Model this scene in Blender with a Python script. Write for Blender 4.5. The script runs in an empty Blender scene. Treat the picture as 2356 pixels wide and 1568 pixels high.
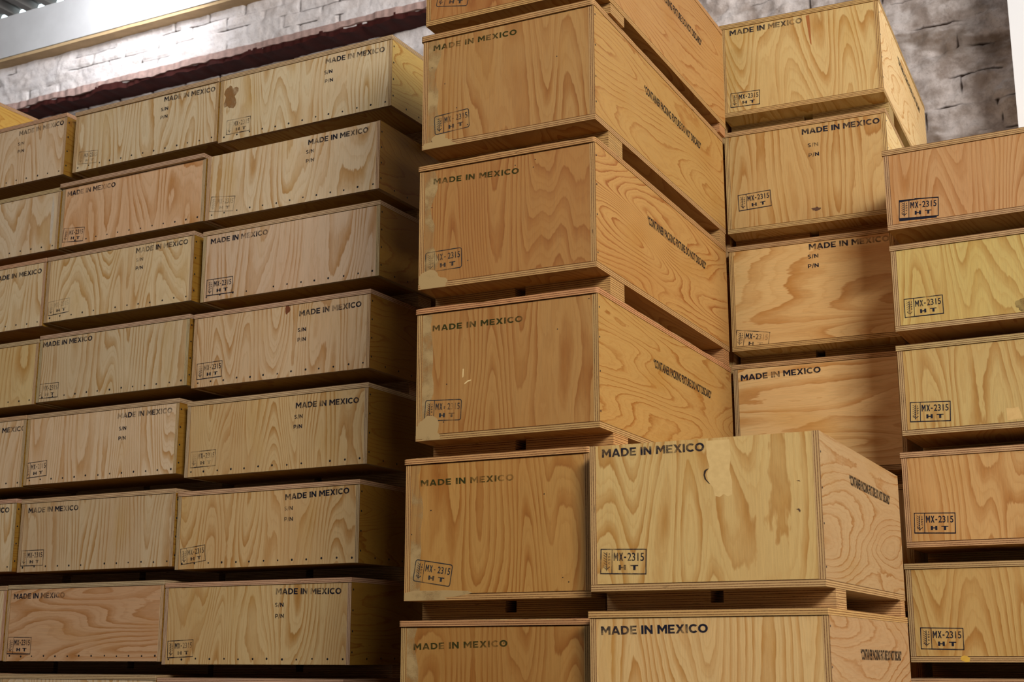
import bpy, math, random
from mathutils import Vector, Matrix, noise

scene = bpy.context.scene
COL = scene.collection

# ------------------------------------------------------------------ camera, world, light, exposure
CAM_Z = 1.88
cam_d = bpy.data.cameras.new('camera')
cam_d.sensor_fit = 'HORIZONTAL'; cam_d.sensor_width = 36.0
cam_d.lens = 3146.75 * 36.0 / 2356.0
cam_d.clip_start = 0.05; cam_d.clip_end = 100
cam_d.dof.use_dof = True; cam_d.dof.focus_distance = 4.5; cam_d.dof.aperture_fstop = 6.3
cam = bpy.data.objects.new('camera', cam_d); COL.objects.link(cam)
PITCH, ROLL = 0.2263, -0.00102
_fwd = Vector((0, math.cos(PITCH), math.sin(PITCH)))
_up0 = Vector((0, -math.sin(PITCH), math.cos(PITCH)))
_r0 = Vector((1, 0, 0))
_r = _r0 * math.cos(ROLL) + _up0 * math.sin(ROLL)
_u = -_r0 * math.sin(ROLL) + _up0 * math.cos(ROLL)
m = Matrix((( _r.x, _u.x, -_fwd.x, 0), (_r.y, _u.y, -_fwd.y, 0), (_r.z, _u.z, -_fwd.z, CAM_Z), (0, 0, 0, 1)))
cam.matrix_world = m
scene.camera = cam

scene.view_settings.view_transform = 'Standard'
scene.view_settings.look = 'None'
scene.view_settings.exposure = 0.0
scene.view_settings.gamma = 1.0
scene.view_settings.use_curve_mapping = False

w = bpy.data.worlds.new('overcast_sky'); scene.world = w; w.use_nodes = True
bg = w.node_tree.nodes['Background']
bg.inputs[0].default_value = (0.80, 0.95, 1.0, 1); bg.inputs[1].default_value = 3.0

def area(name, loc, target, sx, sy, power, col):
    d = bpy.data.lights.new(name, 'AREA'); d.shape = 'RECTANGLE'; d.size = sx; d.size_y = sy
    d.energy = power; d.color = col
    o = bpy.data.objects.new(name, d); COL.objects.link(o)
    o.location = loc
    o.rotation_euler = (Vector(target) - Vector(loc)).to_track_quat('-Z', 'Y').to_euler()
    return o
# daylight: roof light above the aisle, yard door on the right, roof light over the rear beam; added fills
area('aisle_roof_light', (2.0, -3.0, 6.0), (-0.8, 4.8, 2.7), 2.6, 2.2, 860, (1.0, 0.955, 0.90))
area('left_fill_light', (-4.6, -0.6, 6.1), (-2.6, 5.0, 3.4), 2.0, 1.6, 110, (0.97, 0.97, 1.0))  # weak fill added to lighten the top of the left block
area('yard_door_light', (6.2, 0.4, 4.4), (0.4, 5.0, 3.0), 1.8, 2.2, 250, (1.0, 0.94, 0.86))
area('rear_roof_light', (-2.62, 7.76, 6.25), (-2.85, 8.5, 6.12), 1.0, .4, 26, (0.95, 0.97, 1.0))
area('rear_wall_fill', (-1.2, 5.4, 6.24), (-1.9, 7.9, 5.7), 1.6, .9, 19, (1.0, 0.98, 0.97))  # extra fill added to brighten the upper rear wall
area('post_area_light', (3.4, 3.6, 6.2), (2.2, 5.6, 4.6), 1.2, .9, 34, (0.92, 0.96, 1.0))  # area lamp aimed at the white post

# ------------------------------------------------------------------ helpers
YAW = dict(A=.4896, B=.4566, C=.4578, D=.4296, E=.4965, W=.475)
FRONT = dict(A=4.24, B=3.56, C=3.48, D=5.0, E=4.55, W=6.5)
DEPTH = dict(A=1.10, B=1.285, C=1.04, D=1.20, E=0.95)
T = 0.018                                           # 18 mm plywood
def uv_axes(s):
    y = YAW[s]
    return Vector((math.cos(y), -math.sin(y), 0)), Vector((math.sin(y), math.cos(y), 0))
def world_pt(s, u, v, z):
    a, b = uv_axes(s)
    p = a * u + b * v
    return Vector((p.x, p.y, z))
def lin(c):
    return tuple(((x / 255) / 12.92 if x / 255 <= .04045 else ((x / 255 + .055) / 1.055) ** 2.4) for x in c)

class Nodes:
    def __init__(s, name):
        s.mat = bpy.data.materials.new(name); s.mat.use_nodes = True
        s.t = s.mat.node_tree; s.t.nodes.clear()
        s.out = s.t.nodes.new('ShaderNodeOutputMaterial')
    def n(s, kind, **kw):
        nd = s.t.nodes.new('ShaderNode' + kind)
        for k, v in kw.items(): setattr(nd, k, v)
        return nd
    def set(s, sock, v):
        if hasattr(v, 'is_linked') or isinstance(v, bpy.types.NodeSocket): s.t.links.new(v, sock)
        elif v is not None:
            sock.default_value = v
    def math(s, op, a, b=None, c=None, clamp=False):
        nd = s.n('Math', operation=op, use_clamp=clamp)
        s.set(nd.inputs[0], a)
        if b is not None: s.set(nd.inputs[1], b)
        if c is not None: s.set(nd.inputs[2], c)
        return nd.outputs[0]
    def vmul(s, a, b):
        nd = s.n('VectorMath', operation='MULTIPLY'); s.set(nd.inputs[0], a); s.set(nd.inputs[1], b); return nd.outputs[0]
    def vadd(s, a, b):
        nd = s.n('VectorMath', operation='ADD'); s.set(nd.inputs[0], a); s.set(nd.inputs[1], b); return nd.outputs[0]
    def noise(s, vec, scale, detail=2.0, rough=.5, col=False):
        nd = s.n('TexNoise'); s.set(nd.inputs['Vector'], vec)
        nd.inputs['Scale'].default_value = scale; nd.inputs['Detail'].default_value = detail
        nd.inputs['Roughness'].default_value = rough
        return nd.outputs['Color' if col else 'Fac']
    def smooth(s, v, a, b, lo=0., hi=1.):
        nd = s.n('MapRange', interpolation_type='SMOOTHSTEP'); s.set(nd.inputs['Value'], v)
        for k, x in (('From Min', a), ('From Max', b), ('To Min', lo), ('To Max', hi)): s.set(nd.inputs[k], x)
        return nd.outputs['Result']
    def mix(s, f, a, b, mode='MIX'):
        nd = s.n('Mix', data_type='RGBA', blend_type=mode); s.set(nd.inputs[0], f); s.set(nd.inputs[6], a); s.set(nd.inputs[7], b)
        return nd.outputs[2]
    def bsdf(s, color, rough, bump=None, strength=.2, dist=.002, spec=.35, metal=0):
        p = s.n('BsdfPrincipled'); s.set(p.inputs['Base Color'], color); s.set(p.inputs['Roughness'], rough)
        p.inputs['Specular IOR Level'].default_value = spec; p.inputs['Metallic'].default_value = metal
        if bump is not None:
            b = s.n('Bump'); b.inputs['Strength'].default_value = strength; b.inputs['Distance'].default_value = dist
            s.set(b.inputs['Height'], bump); s.t.links.new(b.outputs[0], p.inputs['Normal'])
        return p
    def done(s, shader):
        s.t.links.new(shader.outputs[0], s.out.inputs[0]); return s.mat
RGB = lambda c: (*lin(c), 1)

# rotary-cut pine veneer: object colour = earlywood colour, its alpha = how tightly the rings lie
def veneer(name, w0, jagk, mul, add, contrast):
    N = Nodes(name)
    uv = N.n('UVMap').outputs[0]
    info = N.n('ObjectInfo')
    base = info.outputs['Color']; dens = info.outputs['Alpha']
    st = N.vmul(uv, (1.0, .15, 1))
    wv = N.noise(N.vmul(uv, (1, .35, 1)), 3.2, 1.5, .5, True)
    st = N.vadd(st, N.vmul(N.vadd(wv, (-.5, -.5, -.5)), (.10, .05, 0)))
    h = N.noise(st, 4.6, 1.2, .45)
    jag = N.noise(N.vmul(uv, (60, 14, 1)), 1.0, 2.0, .6)
    vor = N.n('TexVoronoi'); N.set(vor.inputs['Vector'], N.vmul(st, (1, 1.25, 1))); vor.inputs['Scale'].default_value = 2.6
    kn = N.smooth(vor.outputs['Distance'], 0.0, .30, 1.6, 0.0)
    d = N.math('MULTIPLY_ADD', dens, mul, add)
    tot = N.math('MULTIPLY', h, d)
    tot = N.math('ADD', tot, kn)
    tot = N.math('MULTIPLY_ADD', jag, jagk, tot)
    fr = N.math('FRACT', tot)
    up = N.smooth(fr, w0, .93); dn = N.smooth(fr, .93, 1.0, 1.0, 0.0)
    line = N.math('MULTIPLY', up, dn)
    amp = N.smooth(N.noise(uv, 5.0, 1.0), .25, .68, .28, 1.0)
    line = N.math('MULTIPLY', line, amp)
    late = N.mix(1.0, base, contrast, 'MULTIPLY')
    c = N.mix(line, base, late)
    # thin dark edge at the end of each ring
    thin = N.math('MULTIPLY', N.smooth(fr, .86, .95), dn)
    thin = N.math('MULTIPLY', thin, N.math('MULTIPLY', amp, .30))
    c = N.mix(thin, c, N.mix(1.0, base, (.46, .27, .13, 1), 'MULTIPLY'))
    # fine rings between the bold ones
    f2 = N.math('FRACT', N.math('MULTIPLY', tot, 3.0)); f2 = N.math('MULTIPLY', N.smooth(f2, .5, .93), N.smooth(f2, .93, 1., 1., 0.))
    c = N.mix(N.math('MULTIPLY', f2, .22), c, late)
    # broad tone drift, pink and yellow
    c = N.mix(N.smooth(N.noise(N.vmul(uv, (1, .3, 1)), 4.0, 2.0), .42, .75, 0, .38), c, N.mix(1.0, base, (.86, .70, .58, 1), 'MULTIPLY'))
    c = N.mix(N.smooth(N.noise(N.vadd(N.vmul(uv, (1, .4, 1)), (7, 3, 0)), 6.0, 2.0), .52, .8, 0, .5), c, N.mix(1.0, base, (.84, .70, .40, 1), 'MULTIPLY'))
    fib = N.noise(N.vmul(uv, (340, 9, 1)), 1.0, 4.0, .8)
    grit = N.noise(uv, 600.0, 2.0, .7)
    fv = N.math('MULTIPLY', N.smooth(fib, .25, .75, .86, 1.07), N.smooth(grit, .25, .75, .955, 1.03))
    cc = N.n('VectorMath', operation='SCALE'); N.set(cc.inputs[0], c); N.set(cc.inputs['Scale'], fv)
    # small dark pin knots
    v2 = N.n('TexVoronoi'); N.set(v2.inputs['Vector'], N.vmul(uv, (1, .7, 1))); v2.inputs['Scale'].default_value = 7.0
    pk = N.smooth(v2.outputs['Distance'], .012, .028, .8, 0.0)
    sel = N.smooth(N.noise(uv, 3.0, 0.0), .52, .6)
    c2 = N.mix(N.math('MULTIPLY', pk, sel), cc.outputs[0], N.mix(1.0, base, (.28, .15, .07, 1), 'MULTIPLY'))
    bump = N.math('MULTIPLY_ADD', fib, .5, N.math('MULTIPLY', line, -.6))
    return N.done(N.bsdf(c2, N.smooth(fib, .2, .8, .48, .62), bump, .16, .001))

# plywood edge: thin plies, light along the grain, darker end grain, now and then a gap
def ply_edge():
    N = Nodes('plywood_edge')
    uv = N.n('UVMap').outputs[0]; et = N.n('Attribute'); et.attribute_name = 'edge_tone'; base = et.outputs['Color']
    sx = N.n('SeparateXYZ'); N.set(sx.inputs[0], uv)
    wob = N.noise(N.vmul(uv, (9, 60, 1)), 1.0, 2.0)
    t = N.math('MULTIPLY_ADD', N.math('SUBTRACT', wob, .5), .0016, sx.outputs[1])
    k = N.math('MULTIPLY', t, 1 / .0062)
    fr = N.math('FRACT', k)
    ply = N.math('MULTIPLY', N.smooth(fr, .52, .62), N.smooth(fr, .93, 1.0, 1.0, 0.0))
    str_ = N.noise(N.vmul(uv, (14, 700, 1)), 1.0, 2.0, .6)
    end = N.noise(N.vmul(uv, (260, 120, 1)), 1.0, 2.0, .7)
    a = N.mix(N.smooth(str_, .3, .7), N.mix(1, base, (1.08, 1.02, .90, 1), 'MULTIPLY'), N.mix(1, base, (.82, .72, .58, 1), 'MULTIPLY'))
    b = N.mix(N.smooth(end, .3, .7), N.mix(1, base, (.50, .38, .30, 1), 'MULTIPLY'), N.mix(1, base, (.26, .18, .13, 1), 'MULTIPLY'))
    c = N.mix(ply, a, b)
    vd = N.noise(N.vmul(uv, (22, 330, 1)), 1.0, 1.0)
    c = N.mix(N.smooth(vd, .71, .77, 0, .95), c, N.mix(1, base, (.05, .03, .02, 1), 'MULTIPLY'))
    dirt = N.noise(uv, 6.0, 3.0)
    c = N.mix(N.smooth(dirt, .5, .75, 0, .45), c, N.mix(1, base, (.58, .54, .52, 1), 'MULTIPLY'))
    return N.done(N.bsdf(c, .7, N.math('MULTIPLY_ADD', ply, -.7, str_), .35, .001, .2))

# stencil ink: object colour = ink, alpha = how strongly it took
def ink():
    N = Nodes('stencil_ink')
    tc = N.n('TexCoord').outputs['Object']; info = N.n('ObjectInfo')
    rn = N.math('MULTIPLY', info.outputs['Random'], 37.0); tc2 = N.vadd(tc, (0, 0, 0)); cmb = N.n('CombineXYZ'); N.set(cmb.inputs[1], rn); tc2 = N.vadd(tc, cmb.outputs[0])
    a = N.noise(tc2, 16.0, 3.0, .55); b = N.noise(tc, 420.0, 2.0, .7)
    lvl = N.math('MULTIPLY_ADD', info.outputs['Alpha'], 1.25, N.math('MULTIPLY_ADD', a, 2.9, -1.80))
    lvl = N.math('MULTIPLY_ADD', N.math('SUBTRACT', b, .5), .9, lvl)
    f = N.smooth(lvl, -.15, .75, .22, .95)
    p = N.bsdf(info.outputs['Color'], .75, spec=.15)
    tr = N.n('BsdfTransparent'); mx = N.n('MixShader')
    N.set(mx.inputs[0], f); N.t.links.new(tr.outputs[0], mx.inputs[1]); N.t.links.new(p.outputs[0], mx.inputs[2])
    return N.done(mx)

def putty():
    N = Nodes('wood_patch'); uv = N.n('TexCoord').outputs['Object']; info = N.n('ObjectInfo')
    n = N.noise(uv, 60, 3)
    return N.done(N.bsdf(N.mix(N.smooth(n, .3, .7, 0, .3), info.outputs['Color'], N.mix(1, info.outputs['Color'], (.7, .6, .5, 1), 'MULTIPLY')), .7))
def simple(name, c, rough=.6, metal=0, nscale=20, var=.25, bump=.2):
    N = Nodes(name); tc = N.n('TexCoord').outputs['Object']
    n = N.noise(tc, nscale, 4)
    col = RGB(c)
    return N.done(N.bsdf(N.mix(N.smooth(n, .3, .7, 0, var), col, tuple(x * .55 for x in col[:3]) + (1,)), rough, n, bump, .004, .3, metal))

M_FACE = veneer('plywood_veneer', .40, .38, 26.0, 15.0, (.71, .51, .27, 1))
M_SIDE = veneer('plywood_side_veneer', .66, .55, 22.0, 16.0, (.72, .50, .26, 1))
M_BOLD = veneer('plywood_bold_veneer', .58, .5, 20.0, 22.0, (.62, .36, .15, 1))
M_EDGE, M_INK, M_PATCH = ply_edge(), ink(), putty()
M_NAIL = simple('nail_steel', (44, 40, 42), .5, .5)

def link(name, me, parent=None, color=None):
    o = bpy.data.objects.new(name, me); COL.objects.link(o)
    if parent is not None: o.parent = parent
    if color is not None: o.color = color
    return o
def mesh(name, verts, faces, uvs=None, mats=(), fm=None, smooth=False):
    me = bpy.data.meshes.new(name); me.from_pydata(verts, [], faces)
    for mt in mats: me.materials.append(mt)
    if fm: me.polygons.foreach_set('material_index', fm)
    if uvs:
        l = me.uv_layers.new(name='UVMap'); l.data.foreach_set('uv', [c for f in uvs for p in f for c in p])
    if smooth: me.polygons.foreach_set('use_smooth', [True] * len(me.polygons))
    me.update(); return me

class Boards:
    """collects plywood boards with veneer on their faces and plies on their edges"""
    def __init__(s): s.v = []; s.f = []; s.uv = []; s.fm = []
    def box(s, x0, x1, y0, y1, z0, z1, thick, grain, off=(0, 0)):
        i0 = len(s.v)
        lo = (x0, y0, z0); hi = (x1, y1, z1)
        for k in range(8): s.v.append(tuple(hi[a] if k >> a & 1 else lo[a] for a in range(3)))
        quads = {0: ((0, 4, 6, 2), (1, 3, 7, 5)), 1: ((0, 1, 5, 4), (2, 6, 7, 3)), 2: ((0, 2, 3, 1), (4, 5, 7, 6))}
        for ax, qs in quads.items():
            for q in qs:
                s.f.append(tuple(i0 + i for i in q))
                if ax == thick:
                    cr = [a for a in range(3) if a not in (thick, grain)][0]
                    s.uv.append([(s.v[i0 + i][cr] + off[0], s.v[i0 + i][grain] + off[1]) for i in q]); s.fm.append(0)
                else:
                    al = [a for a in range(3) if a not in (ax, thick)][0]
                    s.uv.append([(s.v[i0 + i][al] + off[0], s.v[i0 + i][thick] - lo[thick] + .0004) for i in q]); s.fm.append(1)
    def slab(s, x0, x1, y0, y1, z0, z1, r, jit, rnd, off=(0, 0), grain=1):
        """lid with rounded corners and a slightly uneven upper edge"""
        pts = []
        for cx, cy, a0 in ((x1 - r, y0 + r, -90), (x1 - r, y1 - r, 0), (x0 + r, y1 - r, 90), (x0 + r, y0 + r, 180)):
            for k in range(5):
                a = math.radians(a0 + k * 22.5); pts.append((cx + r * math.cos(a), cy + r * math.sin(a)))
        out = []
        for i, p in enumerate(pts):
            q = pts[(i + 1) % len(pts)]; d = math.dist(p, q); n = max(1, int(d / .035))
            for k in range(n): out.append((p[0] + (q[0] - p[0]) * k / n, p[1] + (q[1] - p[1]) * k / n))
        n = len(out); i0 = len(s.v); seed = rnd.random() * 50
        for p in out: s.v.append((p[0], p[1], z0))
        for p in out: s.v.append((p[0], p[1], z1 - jit * max(0, noise.noise((p[0] * 9 + seed, p[1] * 9, seed)) * 1.6 + .2)))
        L = 0
        for i in range(n):
            j = (i + 1) % n; d = math.dist(out[i], out[j])
            s.f.append((i0 + i, i0 + j, i0 + n + j, i0 + n + i)); s.fm.append(1)
            s.uv.append([(L + off[0], .0004), (L + d + off[0], .0004), (L + d + off[0], s.v[i0 + n + j][2] - z0), (L + off[0], s.v[i0 + n + i][2] - z0)])
            L += d
        cr = 1 - grain
        s.f.append(tuple(i0 + n + i for i in range(n))); s.uv.append([(out[i][cr] + off[0], out[i][grain] + off[1]) for i in range(n)]); s.fm.append(0)
        s.f.append(tuple(i0 + i for i in reversed(range(n)))); s.uv.append([(out[i][cr] + off[0], out[i][grain] + off[1]) for i in reversed(range(n))]); s.fm.append(0)
    def build(s, name, parent, color, edge, face=None):
        me = mesh(name, s.v, s.f, s.uv, (face or M_FACE, M_EDGE), s.fm)
        at = me.color_attributes.new('edge_tone', 'FLOAT_COLOR', 'POINT')
        at.data.foreach_set('color', [x for _ in s.v for x in (*edge[:3], 1)])
        return link(name, me, parent, color)

# ------------------------------------------------------------------ stencils
_text = {}
def text_data(body, bold=.03, spacing=1.0, wspace=1.0):
    """flat lettering scaled to width 1 (x) with its cap height kept apart (y in 0..1)"""
    key = (body, bold, spacing)
    if key in _text: return _text[key]
    cu = bpy.data.curves.new('lettering', 'FONT'); cu.body = body; cu.offset = bold; cu.resolution_u = 4
    cu.space_character = spacing; cu.space_word = wspace
    ob = bpy.data.objects.new('lettering', cu); COL.objects.link(ob)
    bpy.context.view_layer.update()
    dg = bpy.context.evaluated_depsgraph_get()
    me = ob.evaluated_get(dg).to_mesh()
    v = [tuple(p.co) for p in me.vertices]; f = [tuple(p.vertices) for p in me.polygons]
    ob.evaluated_get(dg).to_mesh_clear()
    bpy.data.objects.remove(ob); bpy.data.curves.remove(cu)
    x0 = min(p[0] for p in v); x1 = max(p[0] for p in v); y0 = min(p[1] for p in v); y1 = max(p[1] for p in v)
    v = [((p[0] - x0) / (x1 - x0), (p[1] - y0) / (y1 - y0)) for p in v]
    _text[key] = (v, f); return _text[key]

def _arc(cx, cy, rx, ry, a0, a1, t, n, ty=None):
    """strip along an ellipse arc, as quads"""
    ty = t if ty is None else ty; q = []
    for k in range(n):
        p = [math.radians(a0 + (a1 - a0) * j / n) for j in (k, k + 1)]
        o = [(cx + rx * math.cos(a), cy + ry * math.sin(a)) for a in p]; i = [(cx + (rx - t) * math.cos(a), cy + (ry - ty) * math.sin(a)) for a in p]
        q.append([o[0], o[1], i[1], i[0]])
    return q
def _r(x0, y0, x1, y1): return [(x0, y0), (x1, y0), (x1, y1), (x0, y1)]
_AL = [(0, 0), (.37, 1), (.5, 1), (.5, .70), (.385, .40), (.5, .40), (.5, .18), (.315, .18), (.26, 0)]
GLYPH = {
 'I': (.26, [_r(0, 0, .26, 1)]),
 'M': (1.08, [[(0, 0), (0, 1), (.27, 1), (.54, .58), (.81, 1), (1.08, 1), (1.08, 0), (.83, 0), (.83, .62), (.54, .16), (.25, .62), (.25, 0)]]),
 'N': (.92, [[(0, 0), (0, 1), (.24, 1), (.68, .42), (.68, 1), (.92, 1), (.92, 0), (.70, 0), (.25, .60), (.25, 0)]]),
 'X': (.98, [[(0, 0), (.34, .51), (.01, 1), (.31, 1), (.49, .70), (.67, 1), (.96, 1), (.63, .51), (.98, 0), (.68, 0), (.49, .32), (.30, 0)]]),
 'A': (1.0, [_AL, [(1 - x, y) for x, y in reversed(_AL)]]),
 'E': (.74, [_r(0, 0, .25, 1), _r(.25, 0, .74, .21), _r(.25, .395, .68, .60), _r(.25, .79, .74, 1)]),
 'D': (.94, [_r(0, 0, .25, 1), _r(.25, 0, .44, .21), _r(.25, .79, .44, 1)] + _arc(.42, .5, .52, .5, -90, 90, .26, 12, .21)),
 'O': (1.06, _arc(.53, .5, .53, .51, 0, 360, .26, 24, .23)),
 'C': (.92, _arc(.53, .5, .53, .51, 42, 318, .26, 20, .23)),
 'S': (.74, _arc(.37, .74, .34, .27, 25, 270, .20, 12, .19) + _arc(.37, .27, .35, .27, -155, 92, .20, 12, .19)),
 'P': (.78, [_r(0, 0, .24, 1), _r(.24, .80, .44, 1), _r(.24, .30, .44, .50)] + _arc(.44, .65, .34, .35, -90, 90, .21, 8, .20)),
 '/': (.42, [[(0, -.08), (.16, -.08), (.42, 1.05), (.26, 1.05)]]),
 'H': (.84, [_r(0, 0, .27, 1), _r(.57, 0, .84, 1), _r(.27, .39, .57, .61)]),
 'T': (.84, [_r(.29, 0, .56, .78), _r(0, .78, .84, 1)]),
 ' ': (.34, [])}
class Flat:
    """marks lying in a plane: local x right, local y up"""
    def __init__(s): s.v = []; s.f = []
    def letters(s, body, x, y, w, h, gap=.12):
        tot = sum(GLYPH[c][0] for c in body) + gap * (len(body) - 1); k = w / tot; X = 0
        for c in body:
            for q in GLYPH[c][1]:
                s.poly([(x + (X + p[0]) * k, y + p[1] * h) for p in q])
            X += GLYPH[c][0] + gap
    def text(s, body, x, y, w, h, **kw):
        v, f = text_data(body, **kw); i0 = len(s.v)
        s.v += [(x + p[0] * w, y + p[1] * h) for p in v]; s.f += [tuple(i0 + i for i in q) for q in f]
    def stroke(s, x0, y0, x1, y1, t, t1=None):
        t1 = t if t1 is None else t1
        d = Vector((x1 - x0, y1 - y0)); n = Vector((-d.y, d.x)).normalized()
        i = len(s.v)
        s.v += [(x0 - n.x * t / 2, y0 - n.y * t / 2), (x1 - n.x * t1 / 2, y1 - n.y * t1 / 2), (x1 + n.x * t1 / 2, y1 + n.y * t1 / 2), (x0 + n.x * t / 2, y0 + n.y * t / 2)]
        s.f.append((i, i + 1, i + 2, i + 3))
    def poly(s, pts):
        i = len(s.v); s.v += pts; s.f.append(tuple(range(i, i + len(pts))))
    def build(s, name, parent, color, org, ang, plane, mat, d=.0004):
        """plane 'y': on the front; plane 'x': on the right side"""
        c, sn = math.cos(math.radians(ang)), math.sin(math.radians(ang)); V = []
        for x, y in s.v:
            a, b = x * c - y * sn, x * sn + y * c
            V.append((a, -d, b) if plane == 'y' else (d, a, b))
        o = link(name, mesh(name, V, s.f, None, (mat,)), parent, color); o.location = org
        return o

def stamp_marks(rounded):
    """treatment stamp 1 wide, 0.5 high: frame, ear of wheat, code, HT"""
    F = Flat(); w, h, t = 1.0, .50, .022
    if rounded:
        r = .05; pts = []
        for cx, cy, a0 in ((w - r, r, -90), (w - r, h - r, 0), (r, h - r, 90), (r, r, 180)):
            for k in range(4): a = math.radians(a0 + 30 * k); pts.append((cx + r * math.cos(a), cy + r * math.sin(a)))
        for i in range(len(pts)): F.stroke(*pts[i], *pts[(i + 1) % len(pts)], t)
    else:
        F.stroke(-t / 2, 0, w + t / 2, 0, t * 1.3); F.stroke(-t / 2, h, w + t / 2, h, t); F.stroke(0, 0, 0, h, t); F.stroke(w, 0, w, h, t)
    F.stroke(.25, 0, .25, h, t * .8)
    F.stroke(.13, .05, .13, .44, .016)
    for k in range(6):
        y = .13 + k * .052
        F.stroke(.125, y, .055, y + .045, .016, .007)
    F.stroke(.13, .085, .20, .14, .018); F.stroke(.13, .085, .06, .14, .018)
    for k, ch in enumerate('IPPC'): F.letters(ch, .165 if ch != 'I' else .18, .38 - k * .062, .045 if ch != 'I' else .015, .042)
    if rounded:
        F.letters('MX', .29, .26, .19, .16, .3); F.stroke(.52, .33, .56, .33, .02); F.text('2315', .62, .26, .34, .16, bold=.012)
    else:
        F.letters('MX', .285, .26, .21, .17, .2); F.stroke(.515, .335, .565, .335, .03); F.text('2315', .59, .26, .365, .17, bold=.014)
    F.letters('H', .40, .075, .16, .105); F.letters('T', .66, .075, .17, .105)
    return F
STAMP = {True: stamp_marks(True), False: stamp_marks(False)}
def scaled(F, k):
    G = Flat(); G.v = [(x * k, y * k) for x, y in F.v]; G.f = F.f; return G

_nail = None
def nail_mesh():
    global _nail
    if _nail is None:
        n = 10; v = [(.0042 * math.cos(2 * math.pi * i / n), 0.0, .0042 * math.sin(2 * math.pi * i / n)) for i in range(n)]
        v += [(x * .7, -.0009, z * .7) for x, _, z in v]
        f = [(i, (i + 1) % n, n + (i + 1) % n, n + i) for i in range(n)] + [tuple(n + i for i in range(n))]
        _nail = mesh('nail', v, f, None, (M_NAIL,))
    return _nail
def nail(parent, x, y, z, side=False, k=1.0):
    o = link('nail', nail_mesh(), parent); o.location = (x, y, z); o.scale = (k, 1, k)
    if side: o.rotation_euler = (0, 0, math.pi / 2)
    return o

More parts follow.
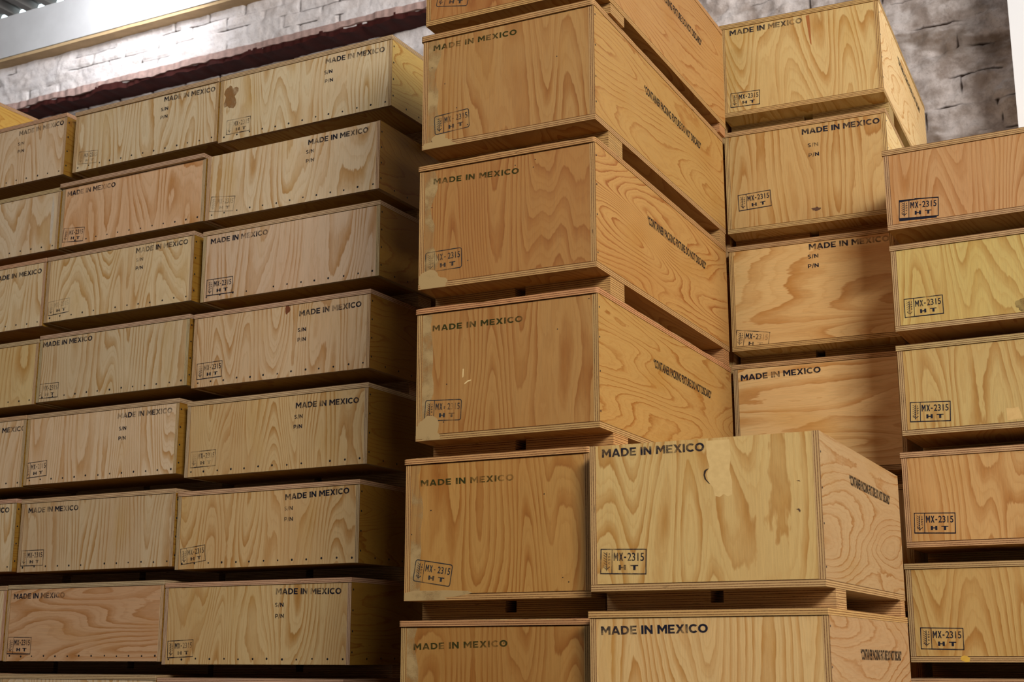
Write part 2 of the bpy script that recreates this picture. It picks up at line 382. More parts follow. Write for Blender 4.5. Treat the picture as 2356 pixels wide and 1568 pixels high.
# sizes and places of the crates in metres, each in the frame of its stack (u along the fronts, z up)
CRATES = {
    'A2_1': dict(s='A', u=(-3.6723, -2.799), z=(4.001, 4.3015), made=(-3.1253, 4.2466, 0.2897, -1.87), sn=(-3.1301, 4.2003), pn=(-3.1259, 4.162), st=(-3.6301, 4.0313, 0.1255, -0.95, 0.45)),
    'A2_2': dict(s='A', u=(-3.7224, -2.8484), z=(3.6638, 3.9477), made=(-3.1993, 3.9064, 0.2941, 0.29), sn=(-3.2089, 3.87), pn=(-3.2074, 3.8314), st=(-3.701, 3.7016, 0.1272, -7.15, 0.4)),
    'A2_3': dict(s='A', u=(-3.7246, -2.8393), z=(3.3091, 3.6136), made=(-3.6847, 3.5559, 0.2977, -0.15), st=(-3.6956, 3.3345, 0.1353, -0.65, 0.9)),
    'A2_4': dict(s='A', u=(-3.7497, -2.8747), z=(2.9496, 3.2601), made=(-3.2138, 3.19, 0.2962, 0.92), sn=(-3.2195, 3.1275), pn=(-3.2186, 3.088), st=(-3.723, 2.9835, 0.13, 1.03, 0.85)),
    'A2_5': dict(s='A', u=(-3.7617, -2.8754), z=(2.5832, 2.8931), made=(-3.2157, 2.8206, 0.2977, -0.58), sn=(-3.2207, 2.7804), pn=(-3.2228, 2.7412), st=(-3.7321, 2.6214, 0.1279, 0.85, 0.35)),
    'A2_6': dict(s='A', u=(-3.7853, -2.9034), z=(2.2167, 2.5266), made=(-3.2502, 2.4657, 0.2983, 1.88), sn=(-3.2532, 2.4258), pn=(-3.2513, 2.3849), st=(-3.7542, 2.2356, 0.1237, 5.93, 0.5)),
    'A2_7': dict(s='A', u=(-3.8267, -2.9306), z=(1.8491, 2.1654), made=(-3.2787, 2.1095, 0.302, -0.95), sn=(-3.2808, 2.0626), pn=(-3.2776, 2.021), st=(-3.7989, 1.8747, 0.1285, 2.12, 0.65)),
    'A2_8': dict(s='A', u=(-3.8428, -2.9571), z=(1.4935, 1.7985)),
    'A1_1': dict(s='A', u=(-4.5148, -3.6803), z=(4.0126, 4.3009), made=(-3.9898, 4.2522, 0.2871, -1.66), sn=(-4.0054, 4.2108), pn=(-4.0062, 4.1739), st=(-4.4857, 4.0495, 0.1148, -5.47, 0.35)),
    'A1_2': dict(s='A', u=(-4.5645, -3.7311), z=(3.6657, 3.9629), made=(-4.5347, 3.9036, 0.289, -0.11), st=(-4.5459, 3.6901, 0.1258, -4.92, 0.6)),
    'A1_3': dict(s='A', u=(-4.623, -3.7738), z=(3.3258, 3.6285), made=(-4.0995, 3.575, 0.2907, 0.22), sn=(-4.0964, 3.5367), pn=(-4.0954, 3.4996), st=(-4.5983, 3.3561, 0.1253, 2.53, 0.4)),
    'A1_4': dict(s='A', u=(-4.6325, -3.7742), z=(2.9667, 3.2671), made=(-4.6141, 3.2137, 0.2929, 0.07), st=(-4.6317, 2.9839, 0.128, -0.85, 0.55)),
    'A1_5': dict(s='A', u=(-4.6699, -3.8062), z=(2.6044, 2.9149), made=(-4.144, 2.8562, 0.2996, 0.04), sn=(-4.1325, 2.805), pn=(-4.132, 2.7636), st=(-4.6656, 2.6348, 0.1303, 2.57, 0.7)),
    'A1_6': dict(s='A', u=(-4.666, -3.8), z=(2.2311, 2.5435), made=(-4.6254, 2.4825, 0.292, -0.27), st=(-4.647, 2.2578, 0.1295, -0.07, 0.55)),
    'A1_7': dict(s='A', u=(-4.7064, -3.8347), z=(1.8607, 2.1786), made=(-4.6727, 2.119, 0.2967, 0.11), st=(-4.6878, 1.892, 0.1361, -0.54, 0.6)),
    'A1_8': dict(s='A', u=(-4.7186, -3.8508), z=(1.5038, 1.8088)),
    'A0_1': dict(s='A', u=(-5.4463, -4.5713), z=(4.0171, 4.3148), made=(-4.8784, 4.2587, 0.286, 0.52), sn=(-4.8817, 4.2095), pn=(-4.879, 4.1721)),
    'A0_2': dict(s='A', u=(-5.4501, -4.5751), z=(3.6641, 3.9552)),
    'A0_3': dict(s='A', u=(-5.5014, -4.631), z=(3.3154, 3.6292), made=(-4.9677, 3.5593, 0.3082, 0.62)),
    'A0_4': dict(s='A', u=(-5.5103, -4.6405), z=(2.9624, 3.2564)),
    'A0_5': dict(s='A', u=(-5.5537, -4.6787), z=(2.5994, 2.9158), made=(-4.9961, 2.8456, 0.3145, 0.33)),
    'A0_6': dict(s='A', u=(-5.5731, -4.6981), z=(2.237, 2.5497), made=(-5.0492, 2.4953, 0.3072, -0.64)),
    'A0_7': dict(s='A', u=(-5.5841, -4.7144), z=(1.8633, 2.1766)),
    'B0': dict(s='B', u=(-2.058, -1.455), z=(3.8716, 4.2816), st=(-2.0219, 3.9359, 0.1149, -11.08, 0.6), sd=(0.43, 4.105, 0.587, -0.3)),
    'B1': dict(s='B', u=(-2.0671, -1.4697), z=(3.4472, 3.8365), made=(-2.0302, 3.7814, 0.2985, -1.0), st=(-2.0202, 3.4924, 0.1229, 2.98, 0.6), sd=(0.4285, 3.696, 0.5843, -0.29)),
    'B2': dict(s='B', u=(-2.0732, -1.4724), z=(2.9882, 3.393), made=(-2.024, 3.3272, 0.2991, -2.16), st=(-2.0478, 3.042, 0.1264, 0.83, 0.55), sd=(0.4365, 3.2439, 0.5968, -0.29)),
    'B3': dict(s='B', u=(-2.0745, -1.4705), z=(2.5138, 2.927), made=(-2.0208, 2.851, 0.3072, -0.38), st=(-2.045, 2.5752, 0.1242, -2.75, 0.7), sd=(0.4538, 2.7725, 0.5848, -0.59)),
    'B4': dict(s='B', u=(-2.1061, -1.5037), z=(2.0391, 2.462), made=(-2.055, 2.3765, 0.3113, 0.2), st=(-2.0769, 2.0982, 0.1251, -9.21, 0.65)),
    'B5': dict(s='B', u=(-2.1142, -1.5103), z=(1.573, 1.983), made=(-2.0713, 1.8976, 0.3072, 1.64)),
    'C1': dict(s='C', u=(-1.4752, -0.8337), z=(2.0506, 2.4478), made=(-1.4378, 2.4141, 0.2955, -0.12), st=(-1.4469, 2.098, 0.1307, -1.82, 0.6), sd=(0.3319, 2.3418, 0.5544, -0.35)),
    'C2': dict(s='C', u=(-1.4806, -0.8314), z=(1.5884, 1.9984), made=(-1.4484, 1.935, 0.3001, 0.73), sd=(0.3396, 1.8689, 0.5659, -0.44)),
    'D1': dict(s='D', u=(-1.362, -0.735), z=(3.9672, 4.363), made=(-1.3246, 4.3132, 0.2936, -0.38), st=(-1.3308, 4.0065, 0.1169, -2.01, 0.8), sd=(0.4314, 4.2662, 0.5963, -0.9)),
    'D2': dict(s='D', u=(-1.362, -0.735), z=(3.4838, 3.9009), made=(-1.0546, 3.8456, 0.2961, -0.33), sn=(-1.0345, 3.7909), pn=(-1.0334, 3.7513), st=(-1.3138, 3.5723, 0.1276, 2.16, 0.95)),
    'D3': dict(s='D', u=(-1.362, -0.735), z=(3.0137, 3.4287), made=(-1.0505, 3.3809, 0.2995, -0.66), sn=(-1.0565, 3.3465), pn=(-1.0574, 3.3096), st=(-1.3519, 3.0332, 0.1292, -9.16, 0.5)),
    'D4': dict(s='D', u=(-1.362, -0.735), z=(2.5282, 2.9616), made=(-1.3334, 2.8976, 0.3038, 1.39)),
    'E0': dict(s='E', u=(-1.0011, -0.1211), z=(3.297, 3.5841), st=(-0.9606, 3.3331, 0.1299, -3.8, 1.0)),
    'E1': dict(s='E', u=(-0.997, -0.117), z=(2.9414, 3.2401), st=(-0.9629, 2.9862, 0.1257, -0.06, 0.65)),
    'E2': dict(s='E', u=(-0.9971, -0.1171), z=(2.5873, 2.8918), st=(-0.9683, 2.6324, 0.1282, -2.86, 0.95)),
    'E3': dict(s='E', u=(-1.0064, -0.1264), z=(2.2213, 2.5325), st=(-0.9787, 2.268, 0.1284, -2.43, 0.85)),
    'E4': dict(s='E', u=(-1.0165, -0.1365), z=(1.8597, 2.1707), st=(-0.982, 1.9014, 0.131, -1.24, 0.9)),
    'E5': dict(s='E', u=(-1.0182, -0.1382), z=(1.508, 1.81)),
}

# ------------------------------------------------------------------ crates
INK_BLUE = lin((24, 26, 40)); INK_OLIVE = lin((52, 50, 16)); INK_SLATE = lin((40, 46, 50))
TONE = dict(  # earlywood colour of front / side / edges, ring density
    A=((222, 196, 158), (166, 122, 46), (206, 178, 146)),
    B=((168, 120, 60), (178, 134, 72), (190, 150, 102)),
    C=((206, 168, 108), (182, 150, 104), (196, 162, 114)),
    D=((192, 154, 98), (226, 196, 140), (190, 160, 112)),
    E=((190, 158, 102), (180, 140, 80), (182, 154, 116)))
FRONT_TONE = dict(A2_3=(214, 182, 152), A2_4=(214, 180, 142), A2_5=(210, 174, 122), A2_6=(210, 176, 124), A2_7=(208, 176, 122), A1_7=(206, 162, 120), A1_2=(220, 182, 138),
    A1_4=(212, 184, 146), A1_3=(220, 196, 150), A0_4=(214, 184, 128), A1_6=(208, 178, 142),
    B1=(172, 128, 70), B4=(180, 132, 66), B3=(172, 126, 66), C2=(212, 178, 118), D1=(202, 168, 112), D3=(216, 174, 112), D4=(222, 180, 120),
    E0=(186, 142, 92), E1=(192, 166, 98), E2=(190, 160, 98), E3=(188, 148, 92), E4=(188, 152, 94))
SIDE_TONE = dict(A2_1=(206, 170, 96), B0=(174, 132, 74))
DENS = dict(A2_1=.35, A2_2=.1, A2_3=.25, A2_4=.45, A2_5=.75, A2_6=.8, A2_7=.45, A1_1=.3, A1_2=.15, A1_3=.6, A1_4=.3, A1_5=.6, A1_6=.4, A1_7=.3,
    B0=.4, B1=.3, B2=.55, B3=.35, B4=.4, B5=.6, C1=.3, C2=.25, D1=.5, D2=.35, D3=.0, D4=.02, E0=.5, E1=.2, E2=.35, E3=.2, E4=.2)
FRONT_GRAIN_ACROSS = {'A1_7', 'D3', 'D4'}
NO_LID_LIP = {'A2_2', 'C1'}

def make_crate(key, s, u0, u1, z0, z1, below, label, group, made=None, sn=None, pn=None, st=None, sd=None, plain=False, depth=None, dv=0.0):
    rnd = random.Random('crate' + key)
    W = u1 - u0; D = depth or DEPTH[s]; H = z1 - z0; sk = z0 - below
    root = bpy.data.objects.new('plywood_crate', None); COL.objects.link(root)
    root.empty_display_size = .1
    root.location = world_pt(s, (u0 + u1) / 2, FRONT[s] + dv, below); root.rotation_euler = (0, 0, -YAW[s])
    root['label'] = label; root['category'] = 'crate'; root['group'] = group
    X0, X1 = -W / 2, W / 2
    tf, ts, te = TONE[s]
    tf = FRONT_TONE.get(key, tf); ts = SIDE_TONE.get(key, ts)
    j = lambda c, k=.04: tuple(x * (1 + rnd.uniform(-k, k)) for x in lin(c))
    dens = DENS.get(key, rnd.uniform(.15, .7))
    cf = (*j(tf, .03), dens); ce = (*j(te, .08), .4); cs = (*j(ts, .04), rnd.uniform(.25, .7))
    off = lambda: (rnd.uniform(-40, 40), rnd.uniform(-40, 40))
    z = sk                                              # crate floor in local height
    lidded = key not in NO_LID_LIP
    top = z + H - (T if lidded else 0)
    boarded = s != 'A'                                  # bottom board shows its edge
    zb = z + (T if boarded else 0)
    lip = {'A1_2': .018, 'A1_1': .008}.get(key, .004)
    # front, back, sides
    g = 0 if key in FRONT_GRAIN_ACROSS else 2
    b = Boards(); b.box(X0 + T, X1 - T, .0008, T, zb + .0008, top - .0014, 1, g, off()); front = b.build('front_panel', root, cf, ce)
    b = Boards(); b.box(X0 + T, X1 - T, D - T, D, zb, top, 1, 2, off()); b.build('back_panel', root, cf, ce)
    sg = 1
    b = Boards(); b.box(X0, X0 + T, 0, D, zb, top - .0006, 0, sg, off()); b.build('side_panel', root, cs, ce, M_SIDE)
    b = Boards(); b.box(X1 - T, X1, 0, D, zb, top - .0006, 0, sg, off()); side = b.build('side_panel', root, cs, ce, M_BOLD if key == 'B2' else M_SIDE)
    b = Boards()
    if boarded: b.box(X0, X1, -.0012, D, z, z + T - .0008, 2, 1, off())
    else: b.box(X0 + T, X1 - T, T, D - T, z + .004, z + .004 + T, 2, 1, off())
    b.build('bottom_board', root, (*j(ts, .05), .4), ce)
    b = Boards()
    if lidded:
        if s == 'B': b.slab(X0 - .007, X1 + .002, -.006, D + .004, top, top + T, .010, .004, rnd, off())
        else: b.slab(X0 - .001 if s == 'A' else X0 - .004, X1 + .001, -lip, D + .002, top, top + T, .002, .0, rnd, off())
    else: b.box(X0 + T, X1 - T, T, D - T, top - T - .002, top - .002, 2, 1, off())
    b.build('lid', root, ce, j(te, .08))
    # bearers: two plies of blocking, the upper one split in the middle
    for y0, y1 in (((.106, .222), (D - .074, D - .004)) if boarded and s != 'E' else ((.30, .40), (D - .20, D - .10))):
        b = Boards(); sl = min(.022, sk * .4); ins = .002 if boarded else .01
        b.box(X0 + ins, X1 - ins, y0, y1, .0, sl - .0006, 2, 0, off())
        ng = .018
        zt = z if boarded else z + .004
        hh = (zt - sl) / 2
        for a0, a1 in ((X0 + ins, -ng), (ng, X1 - ins)):
            b.box(a0, a1, y0, y1, sl, sl + hh - .0005, 2, 0, off())
            b.box(a0, a1, y0 + .001, y1, sl + hh, zt, 2, 0, off())
        c_ = (*j(te, .06), .4); b.build('bearer', root, c_, c_)
    if plain: return root
    # nails
    if s == 'A':
        n = 13
        for i in range(n):
            if rnd.random() < .03: continue
            nail(front, X0 + .032 + (W - .064) * i / (n - 1) + rnd.uniform(-.003, .003), 0.0008, z + .021 + rnd.uniform(-.002, .002), k=rnd.uniform(.85, 1.15))
        for i in range(6): nail(side, X1, .11 + .095 * i, z + .022 + rnd.uniform(-.002, .002), True)
        for i in range(4): nail(side, X1, .012, z + .045 + (H - .09) * i / 3, True)
    else:
        for i in range(4): nail(side, X1, .009 + rnd.uniform(-.001, .001), z + .055 + (H - .11) * i / 3 + rnd.uniform(-.01, .01), True, .8)
    if s == 'B':
        for i in range(5): nail(front, X0 + .02 + rnd.uniform(0, W - .04), .0008, z + .03 + rnd.uniform(0, H - .06), k=.45)
    # stencils; given as stack coordinates of their lower left corner
    P = lambda q: (q[0] - (u0 + u1) / 2, .0008, q[1] - below)
    inkc = INK_OLIVE if s == 'B' else INK_BLUE
    if made:
        F = Flat(); hgt = .0185 if s == 'B' else .0228
        if s == 'B': F.letters('MADE IN MEXICO', 0, 0, made[2], hgt, .16)
        else: F.letters('MADE IN MEXICO', 0, 0, made[2], hgt, .09)
        al = {'A1_2': .45, 'A0_1': .5, 'A1_1': .5, 'A2_1': .5, 'D1': .62, 'D4': .8, 'B5': .5}.get(key, .60 if s != 'B' else .60)
        o = F.build('origin_stencil', root, (*inkc, al), P(made), made[3], 'y', M_INK)
    if sn:
        F = Flat(); F.letters('S/N', 0, 0, .041, .0155, .1); F.build('serial_stencil', root, (*inkc, .68), P(sn), 0, 'y', M_INK)
        F = Flat(); F.letters('P/N', 0, 0, .041, .0155, .1); F.build('part_stencil', root, (*inkc, .62), P(pn), 0, 'y', M_INK)
    if st:
        F = scaled(STAMP[s == 'B'], st[2])
        F.build('treatment_stamp', root, (*(INK_SLATE if s == 'B' else INK_BLUE), st[4]), P(st), st[3], 'y', M_INK)
        if key == 'E0':
            F = Flat(); F.stroke(0, -.005, .125, .0, .008); F.stroke(-.001, .062, .07, .066, .008, .002); F.stroke(.05, .068, .128, .066, .003)
            F.build('ink_smear', root, (*INK_BLUE, .95), P(st), st[3] - 1, 'y', M_INK)
    if sd:
        F = Flat(); F.text('\u201cCONTAINER PACKING FIXTURE DO NOT DISCARD\u201d', 0, 0, sd[2], .030, bold=.032)
        o = F.build('notice_stencil', root, (*lin((34, 28, 24)), .92), (X1, sd[0], sd[1] - below), sd[3], 'x', M_INK)
    return root

LABELS = {
 'A2_1': 'pale plywood crate with brown stain at left, topmost beside the tall amber stack',
 'A2_2': 'pale smooth-faced plywood crate without lid lip, second from top beside the amber stack',
 'A2_3': 'pinkish plywood crate stencilled at its upper left, third down beside the amber stack',
 'A2_4': 'pinkish plywood crate with S/N and P/N marks, fourth down beside the amber stack',
 'A2_5': 'tan plywood crate with a very faint empty stamp, fifth down beside the amber stack',
 'A2_6': 'wavy-grained plywood crate with a tilted faint stamp, sixth down beside the amber stack',
 'A2_7': 'striped yellowish plywood crate, lowest whole crate beside the amber stack',
 'A2_8': 'plywood crate lid just showing at the bottom edge under the striped crate',
 'A1_1': 'pale plywood crate in the top row between two others, middle of the left block',
 'A1_2': 'reddish-streaked crate with an overhanging lid, second from top in the left block middle column',
 'A1_3': 'yellowish striped crate stencilled at upper right, third down in the left block middle column',
 'A1_4': 'swirly-grained pale crate, fourth down in the left block middle column',
 'A1_5': 'crate with MADE IN MEXICO at upper right, fifth down in the left block middle column',
 'A1_6': 'crate with knot-like loops stencilled upper left, sixth down in the left block middle column',
 'A1_7': 'reddish crate with sideways wavy grain, lowest whole crate in the left block middle column',
 'A1_8': 'crate lid showing at the bottom left edge beneath the reddish wavy crate',
 'A0_1': 'topmost pale crate at the left edge, S/N marks, under the amber crate end',
 'A0_2': 'unmarked pale crate cut by the left edge, second from the top',
 'A0_3': 'pale crate cut by the left edge, third down, end of stencil at upper right',
 'A0_4': 'yellowish crate without stencil cut by the left edge, fourth down',
 'A0_5': 'crate cut by the left edge, fifth down, only a stencil ending at its corner',
 'A0_6': 'narrow crate sliver with letters ICO at the left edge, sixth down',
 'A0_7': 'thinnest crate sliver at the left edge, beside the reddish wavy crate',
 'B0': 'amber crate cut by the top edge, topmost of the tall central stack',
 'B1': 'amber crate under the topmost one of the central stack, blotchy face',
 'B2': 'amber crate with dark swirling knots on its long side, third in the central stack',
 'B3': 'amber crate with bold curving grain and small white scratches, fourth in the central stack',
 'B4': 'amber crate with strongly tilted stamp, left of the lidless pale crate',
 'B5': 'amber crate cut by the bottom edge, left of the lowest pale crate',
 'C1': 'lidless pale crate with a light patch and a crescent crack, front of the central stack',
 'C2': 'pale crate with thick layered lid cut by the bottom edge, under the lidless crate',
 'D1': 'bright crate against the stone wall, topmost behind the central stack at right',
 'D2': 'tan crate with S/N marks and a crisp stamp, second in the rear right stack',
 'D3': 'crate with large sideways amber blotches, third in the rear right stack',
 'D4': 'sideways-grained crate partly hidden behind the lidless crate, lowest of rear right stack',
 'E0': 'reddish crate with doubled smeared stamp, topmost of the stack at the right edge',
 'E1': 'yellowish crate with pale stamp and dark smudge, second in the right edge stack',
 'E2': 'crate with arching grain and crisp black stamp, third in the right edge stack',
 'E3': 'crate with small oval grain figure, fourth in the right edge stack',
 'E4': 'crate with a yellow daub on its bottom board, fifth in the right edge stack',
 'E5': 'crate lid just showing at the bottom right corner of the photo'}
GROUPS = dict(A='flat pale crates in the left block', B='amber crates in the tall central stack', C='pale crates in front of the central stack', D='crates in the rear right stack', E='flat crates in the stack at the right edge')

made_crates = {}
floor_z = 0.0
def tops(s, pre, n, start):  # tops of unseen crates under a column, down to the floor
    pitch = start / n
    return [(i * pitch, (i + 1) * pitch) for i in range(n)]
BELOW = {}
order = {}
for k, c in CRATES.items(): order.setdefault(k[:2] if c['s'] == 'A' else k[0], []).append(k)
unseen = dict(A0=5, A1=4, A2=4, B=3, C=3, D=5, E=4)
UNSEEN_LABEL = dict(A='plywood crate low in the left block, under the rows the photo shows', B='amber crate low in the central stack, under the ones the photo shows',
    C='pale crate low in the front stack, under the ones the photo shows', D='crate low in the rear right stack, hidden behind the nearer stacks', E='crate low in the right edge stack, under the ones the photo shows')
for col, keys in order.items():
    s = col[0]
    last = CRATES[keys[-1]]
    sk = .052
    base_top = last['z'][0] - sk
    uu = last['u'] if col != 'A0' else (last['u'][0] - .03, last['u'][1] - .03)
    for lo, hi in tops(s, col, unseen[col], base_top):
        make_crate(col + '_u%.2f' % lo, s, uu[0], uu[1], lo + sk, hi, lo, UNSEEN_LABEL[s], {'A': 'unseen crates under the left block', 'B': 'unseen crates under the central stack', 'C': 'unseen crates under the front stack', 'D': 'unseen crates under the rear right stack', 'E': 'unseen crates under the right edge stack'}[s], plain=True)
    for i in range(len(keys) - 1, -1, -1):
        k = keys[i]; c = CRATES[k]
        below = base_top if i == len(keys) - 1 else CRATES[keys[i + 1]]['z'][1] - (.0005 if keys[i + 1] in NO_LID_LIP else 0)
        made_crates[k] = make_crate(k, s, c['u'][0], c['u'][1], c['z'][0], c['z'][1], below, LABELS[k], GROUPS[s], *[c.get(q) for q in ('made', 'sn', 'pn', 'st', 'sd')])
# one more column at the far left: only the end of its topmost crate looks into the picture
FRONT_TONE['F0'] = (200, 160, 90); SIDE_TONE['F0'] = (206, 164, 78)
for i in range(11):
    hi = 4.305 - i * .3914 + .0; lo = 4.305 - (i + 1) * .3914
    if i < 11: make_crate('F_u%d' % i, 'A', -6.49, -5.62, max(lo, 0) + .05, hi, max(lo, 0), 'plywood crate in the column left of the photo, beyond its edge', 'unseen crates left of the photo', plain=True)
make_crate('F0', 'A', -6.33, -5.455, 4.36, 4.675, 4.305, 'amber end of a crate at the upper left, above the top row', GROUPS['A'], plain=True)

# unseen stack added behind the central one to darken the gap beside it
for i in range(9):
    p = 4.30 / 9
    make_crate('G%d' % i, 'D', -2.02, -1.378, i * p + .05, (i + 1) * p, i * p, 'unseen plywood crate added to darken the gap behind the central stack', 'added crates hidden behind the central stack', plain=True, dv=.08, depth=1.1)

# patches, cracks, smudges the photo shows (stack coordinates)
def mark(k, pts, color, name='wood_patch', mat=None, alpha=1.0, d=.0002, out=0):
    c = CRATES[k]; r = made_crates[k]; F = Flat(); um = (c['u'][0] + c['u'][1]) / 2
    F.poly([(u - um, z - r.location.z) for u, z in pts])
    return F.build(name, r, (*lin(color), alpha), (0, .0008 - out, 0), 0, 'y', mat or M_PATCH, d)
def blob(k, u, z, w, h, color, seed, name='wood_patch', n=24, rough=.3, **kw):
    pts = []
    for i in range(n):
        a = 2 * math.pi * i / n
        r = 1 + rough * (noise.noise((math.cos(a) * 1.3 + seed, math.sin(a) * 1.3, seed)) * 1.6 + noise.noise((math.cos(a) * 5, math.sin(a) * 5, seed)) * .5)
        pts.append((min(max(u + w / 2 * math.cos(a) * r, CRATES[k]['u'][0] + .001), CRATES[k]['u'][1] - .001), max(z + h / 2 * math.sin(a) * r, CRATES[k]['z'][0] + .0005)))
    return mark(k, pts, color, name, **kw)
blob('A2_1', -3.612, 4.205, .075, .10, (150, 108, 64), 3.1, mat=M_INK, alpha=.75, rough=.5)
mark('C1', [(-1.136, 2.440), (-1.137, 2.40), (-1.130, 2.37), (-1.138, 2.352), (-1.134, 2.33), (-1.122, 2.315), (-1.118, 2.293), (-1.105, 2.288), (-1.093, 2.296), (-1.082, 2.289), (-1.07, 2.293), (-1.069, 2.33), (-1.075, 2.36), (-1.07, 2.40), (-1.073, 2.440)], (214, 180, 118))
mark('C1', [(-1.140, 2.364), (-1.131, 2.366), (-1.139, 2.359), (-1.1425, 2.349), (-1.140, 2.338), (-1.129, 2.324), (-1.1335, 2.326), (-1.1445, 2.338), (-1.147, 2.349), (-1.145, 2.360)], (46, 30, 18), 'crack', d=.0003)
mark('C1', [(-.902, 2.247), (-.894, 2.249), (-.890, 2.243), (-.892, 2.238), (-.897, 2.245)], (90, 62, 40), 'crack', d=.0003)
mark('C1', [(-.898, 2.320), (-.890, 2.321), (-.887, 2.317), (-.892, 2.319)], (90, 62, 40), 'crack', d=.0003)
for k, u, z, w_, h_, sd_ in (('B1', -2.000, 3.462, .125, .050, 1.3), ('B2', -2.030, 3.008, .10, .06, 2.3), ('B3', -2.034, 2.536, .10, .07, 4.4), ('B4', -2.014, 2.052, .19, .034, 5.7)):
    blob(k, u, z, w_, h_, (176, 146, 98), sd_, rough=.5, out=.0022, mat=M_INK, alpha=.95)
mark('B3', [(-1.915, 2.724), (-1.911, 2.724), (-1.912, 2.700), (-1.916, 2.697)], (230, 200, 140), 'scratch', d=.0003)
mark('B3', [(-1.908, 2.676), (-1.897, 2.683), (-1.886, 2.686), (-1.886, 2.689), (-1.898, 2.687), (-1.909, 2.680)], (230, 200, 140), 'scratch', d=.0003)
mark('E2', [(-.665, 2.612), (-.665, 2.652), (-.645, 2.650), (-.628, 2.654), (-.62, 2.63), (-.618, 2.615)], (204, 170, 110))
blob('E4', -.847, 1.870, .03, .018, (204, 164, 62), 2.7, out=.002)
blob('D2', -1.016, 3.54, .03, .014, (92, 62, 42), 8.1, 'smudge', rough=.6)
blob('A0_2', -4.62, 3.80, .02, .22, (206, 190, 168), 7.4, rough=.1)
mark('D1', [(-1.016, 4.338), (-1.002, 4.340), (-1.000, 4.29), (-.9985, 4.21), (-1.004, 4.22)], (160, 96, 44), 'wood_streak')
blob('A2_4', -3.27, 3.225, .02, .035, (120, 66, 34), 9.3, 'smudge', rough=.5)

for k, sd_ in (('B1', 1.), ('B2', 2.), ('B3', 3.), ('B4', 4.), ('B5', 5.)):
    u0 = CRATES[k]['u'][0] + .019; z0, z1 = CRATES[k]['z']; z0 += .02; z1 -= .022
    right = [(u0 + .035 + .03 * noise.noise((sd_ * 7, i * .35, 0)), z1 + (z0 - z1) * i / 12) for i in range(13)]
    mark(k, [(u0, z0), (u0, z1)] + right, (176, 146, 98), 'dust_film', M_INK, .46, .00015)
blob('E1', -.585, 2.985, .06, .035, (70, 54, 40), 4.9, 'smudge', mat=M_INK, alpha=.38, rough=.5)

# ------------------------------------------------------------------ the room
def struct(name, me, rz=0, loc=(0, 0, 0)):
    o = link(name, me); o['kind'] = 'structure'; o.rotation_euler = (0, 0, rz); o.location = loc; return o
WROT = -YAW['W']; WLOC = (0, 0, 0)                       # wall frame: x along the wall, y depth, rotated like the stacks

def masonry():
    N = Nodes('rough_whitewashed_masonry'); tc = N.n('TexCoord').outputs['Object']
    sx = N.n('SeparateXYZ'); N.set(sx.inputs[0], tc)
    at = N.n('Attribute'); at.attribute_name = 'joint'
    big = N.noise(tc, 1.3, 3); mid = N.noise(tc, 9, 4, .6); fine = N.noise(tc, 70, 4, .7)
    white = N.mix(N.smooth(mid, .35, .7, 0, .35), RGB((232, 226, 226)), RGB((196, 180, 170)))
    stone = N.mix(N.smooth(mid, .35, .65), RGB((226, 216, 212)), RGB((172, 158, 150)))
    brown = N.noise(N.vmul(tc, (1.2, 1, 4)), 2.2, 3)
    stone = N.mix(N.smooth(brown, .52, .68, 0, .65), stone, RGB((112, 90, 68)))
    f = N.smooth(N.math('MULTIPLY_ADD', big, .9, sx.outputs[0]), -3.6, -2.6)
    c = N.mix(f, white, stone)
    low = N.smooth(sx.outputs[2], 5.50, 5.60)
    c = N.mix(N.math('MULTIPLY', N.smooth(fine, .5, .8, 0, .5), .8), c, RGB((120, 104, 96)))
    c = N.mix(N.smooth(at.outputs['Fac'], .35, .9), c, RGB((58, 44, 36)))
    return N.done(N.bsdf(c, .92, N.math('MULTIPLY_ADD', fine, .4, mid), .7, .012, .1))
M_WALL = masonry()
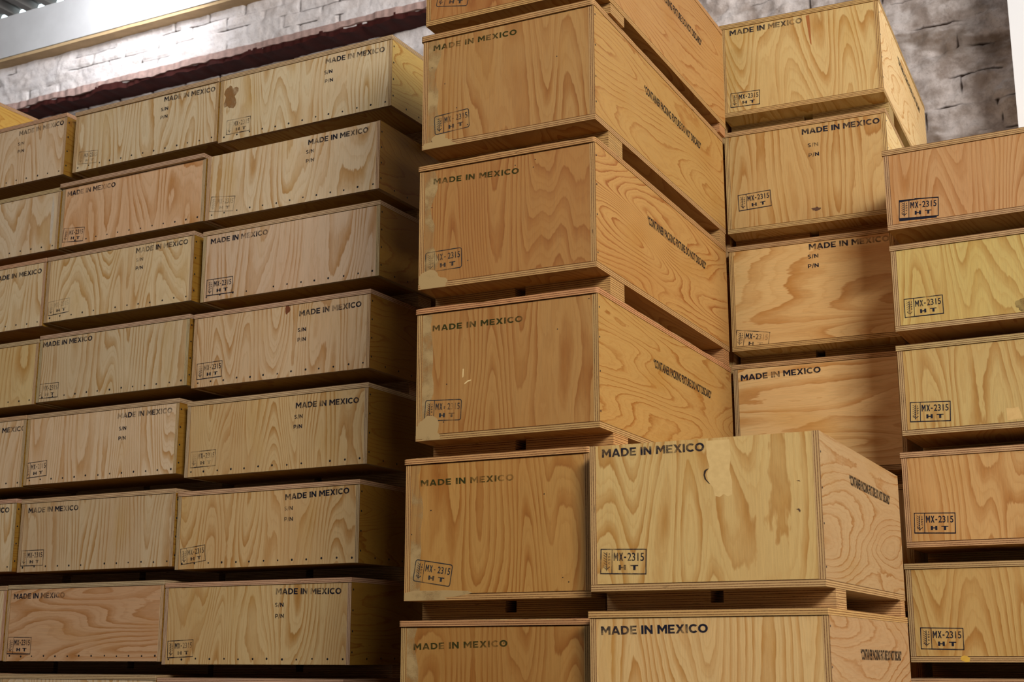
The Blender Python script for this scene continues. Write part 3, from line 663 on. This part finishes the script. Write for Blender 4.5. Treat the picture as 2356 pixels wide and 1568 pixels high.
def wall_mesh(x0, x1, z0, z1, y, step, seed, course=.082, length=.29, rough=.010, name='wall', joint_bias=.0):
    nx = int((x1 - x0) / step); nz = int((z1 - z0) / step)
    V, F, J = [], [], []
    for k in range(nz + 1):
        z = z0 + (z1 - z0) * k / nz
        for i in range(nx + 1):
            x = x0 + (x1 - x0) * i / nx
            right = min(1, max(0, (x + 3.2) / .8))
            cs = course if x < -2.8 else .155; ln = length if x < -2.8 else .36
            zz = z + .010 * noise.noise((x * 2.1, z * 3, seed)) * (1 + 2 * right); r = math.floor(zz / cs)
            xx = x + (r % 2) * ln / 2 + .03 * noise.noise((r * 7.7, seed, 1.0)) + .012 * noise.noise((x * 6, z * 6, 3.3)) * (1 + right)
            dz = min(zz / cs % 1, 1 - zz / cs % 1) * cs; dx = min(xx / ln % 1, 1 - xx / ln % 1) * ln
            d = min(dx, dz)
            on = noise.noise((x * 2.6 + 9, z * 5.5, seed + 4)) + .45 * noise.noise((x * 11, z * 11, seed))
            jt = max(0, 1 - d / .011) * min(1, max(0, (on + joint_bias) * 4))
            n1 = noise.noise((x * 7, z * 9, seed + 2)); n2 = noise.noise((x * 28, z * 30, seed)); n3 = noise.noise((x * 80, z * 80, seed))
            dep = .024 * jt - rough * (n1 * (1 + 2.2 * right) + n2 * (.5 + .9 * right) + n3 * (.22 + .3 * right))
            V.append((x, y + dep, z)); J.append(jt)
    for k in range(nz):
        for i in range(nx):
            a = k * (nx + 1) + i; F.append((a, a + 1, a + nx + 2, a + nx + 1))
    # thickness behind
    b0 = len(V); V += [(x0, y + .25, z0), (x1, y + .25, z0), (x1, y + .25, z1), (x0, y + .25, z1)]; J += [0] * 4
    F.append((b0 + 1, b0, b0 + 3, b0 + 2))
    F.append(tuple(range(0, nx + 1)[::-1]) + (b0, b0 + 1)); 
    me = bpy.data.meshes.new(name); me.from_pydata(V, [], F); me.materials.append(M_WALL)
    at = me.attributes.new('joint', 'FLOAT', 'POINT'); at.data.foreach_set('value', J)
    me.polygons.foreach_set('use_smooth', [True] * len(F)); me.update(); return me
SOF = 5.625                                               # height of the maroon soffit
struct('wall_back', wall_mesh(-9.2, 1.6, 3.6, 5.72, 6.56, .016, 2.2, rough=.014, joint_bias=.16), WROT)
def box_mesh(name, x0, x1, y0, y1, z0, z1, mat, seg=0, jz=0.0, jy=0.0, seed=0.0):
    n = max(1, seg); V = []; F = []
    for i in range(n + 1):
        x = x0 + (x1 - x0) * i / n
        a = jz * noise.noise((x * 3.1, seed, 0)) + jz * .5 * noise.noise((x * 14, seed, 2)); b = jy * noise.noise((x * 4, 5, seed)) + jy * .5 * noise.noise((x * 22, 5, seed))
        V += [(x, y0 + b, z0 + a), (x, y1, z0), (x, y1, z1), (x, y0 + b, z1)]
    for i in range(n):
        p = i * 4; q = p + 4
        for e in range(4): F.append((p + e, p + (e + 1) % 4, q + (e + 1) % 4, q + e))
    F.append((3, 2, 1, 0)); e = n * 4; F.append((e, e + 1, e + 2, e + 3))
    return mesh(name, V, F, None, (mat,))
M_LOW = simple('wall_plaster', (150, 138, 128), .9, 0, 6, .4, .5)
struct('wall_base', box_mesh('wall_base', -9.29, 6.59, 6.57, 6.84, 0, 3.61, M_LOW), WROT)
struct('wall_upper', wall_mesh(-9.2, -2.6, SOF + .0, 6.02, 6.41, .012, 7.7, rough=.012, joint_bias=.14), WROT)
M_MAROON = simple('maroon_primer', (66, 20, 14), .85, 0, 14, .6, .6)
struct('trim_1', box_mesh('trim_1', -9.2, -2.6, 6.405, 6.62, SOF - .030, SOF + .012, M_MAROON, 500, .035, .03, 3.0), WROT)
M_DUSTY = simple('dusty_pink_plaster', (190, 160, 152), .9, 0, 30, .5, .6)
struct('trim_2', box_mesh('trim_2', -9.2, -2.6, 6.395, 6.50, SOF + .000, SOF + .045, M_DUSTY, 500, .025, .02, 5.0), WROT)
M_BEAM = simple('beam_paint', (206, 206, 208), .6, 0, 5, .18, .15)
M_CREAM = simple('cream_edge', (196, 168, 128), .8, 0, 18, .25, .3)
struct('trim_3', box_mesh('trim_3', -9.2, -2.6, 6.31, 6.50, 5.985, 6.30, M_BEAM), WROT)
struct('trim_4', box_mesh('trim_4', -9.2, -2.6, 6.318, 6.60, 5.962, 5.984, M_CREAM, 200, .004, .003, 8.0), WROT)

# corrugated roof sheets resting on the beam; daylight comes in under their ribs
U0, U1, V0 = -9.3, 6.6, -5.0
def roof_mesh():
    V, F, xs = [], [], []; x = U0 - .1; p = .178
    while x < U1 + .1:
        xs += [(x, .0), (x + .062, .0), (x + .085, .045), (x + .135, .045), (x + p - .004, .004)]; x += p
    for yy in (V0 - .1, 6.345): V += [(x, yy, 6.301 + h) for x, h in xs]
    m = len(xs)
    for i in range(m - 1): F.append((i, i + 1, m + i + 1, m + i))
    return mesh('ceiling', V, F, None, (simple('galvanised_sheet', (110, 106, 102), .38, .55, 4, .2, .1),))
struct('ceiling', roof_mesh(), WROT)
M_FLOOR = simple('concrete_floor', (70, 64, 58), .85, 0, 3, .3, .3)
M_SHELL = simple('limewashed_wall', (96, 88, 78), .9, 0, 2, .3, .3)
struct('floor', box_mesh('floor', U0 - .2, U1 + .2, V0 - .2, 7.0, -.12, 0, M_FLOOR), WROT)
struct('wall_left', box_mesh('wall_left', U0 - .2, U0, V0, 6.84, 0, 6.30, M_SHELL), WROT)
struct('wall_right', box_mesh('wall_right', U1, U1 + .2, V0, 6.84, 0, 6.30, M_SHELL), WROT)
struct('wall_front', box_mesh('wall_front', U0, U1, V0 - .2, V0, 0, 6.30, M_SHELL), WROT)
struct('wall_far', box_mesh('wall_far', 1.62, U1, 6.57, 6.84, 3.62, 6.30, M_SHELL), WROT)
struct('wall_top', box_mesh('wall_top', -2.58, 1.6, 6.57, 6.84, 5.73, 6.30, M_LOW), WROT)
M_POST = simple('white_post', (236, 236, 238), .5, 0, 3, .05, .05)
struct('trim_5', box_mesh('trim_5', -.60, -.22, 6.02, 6.40, 0, 6.28, M_POST), WROT)
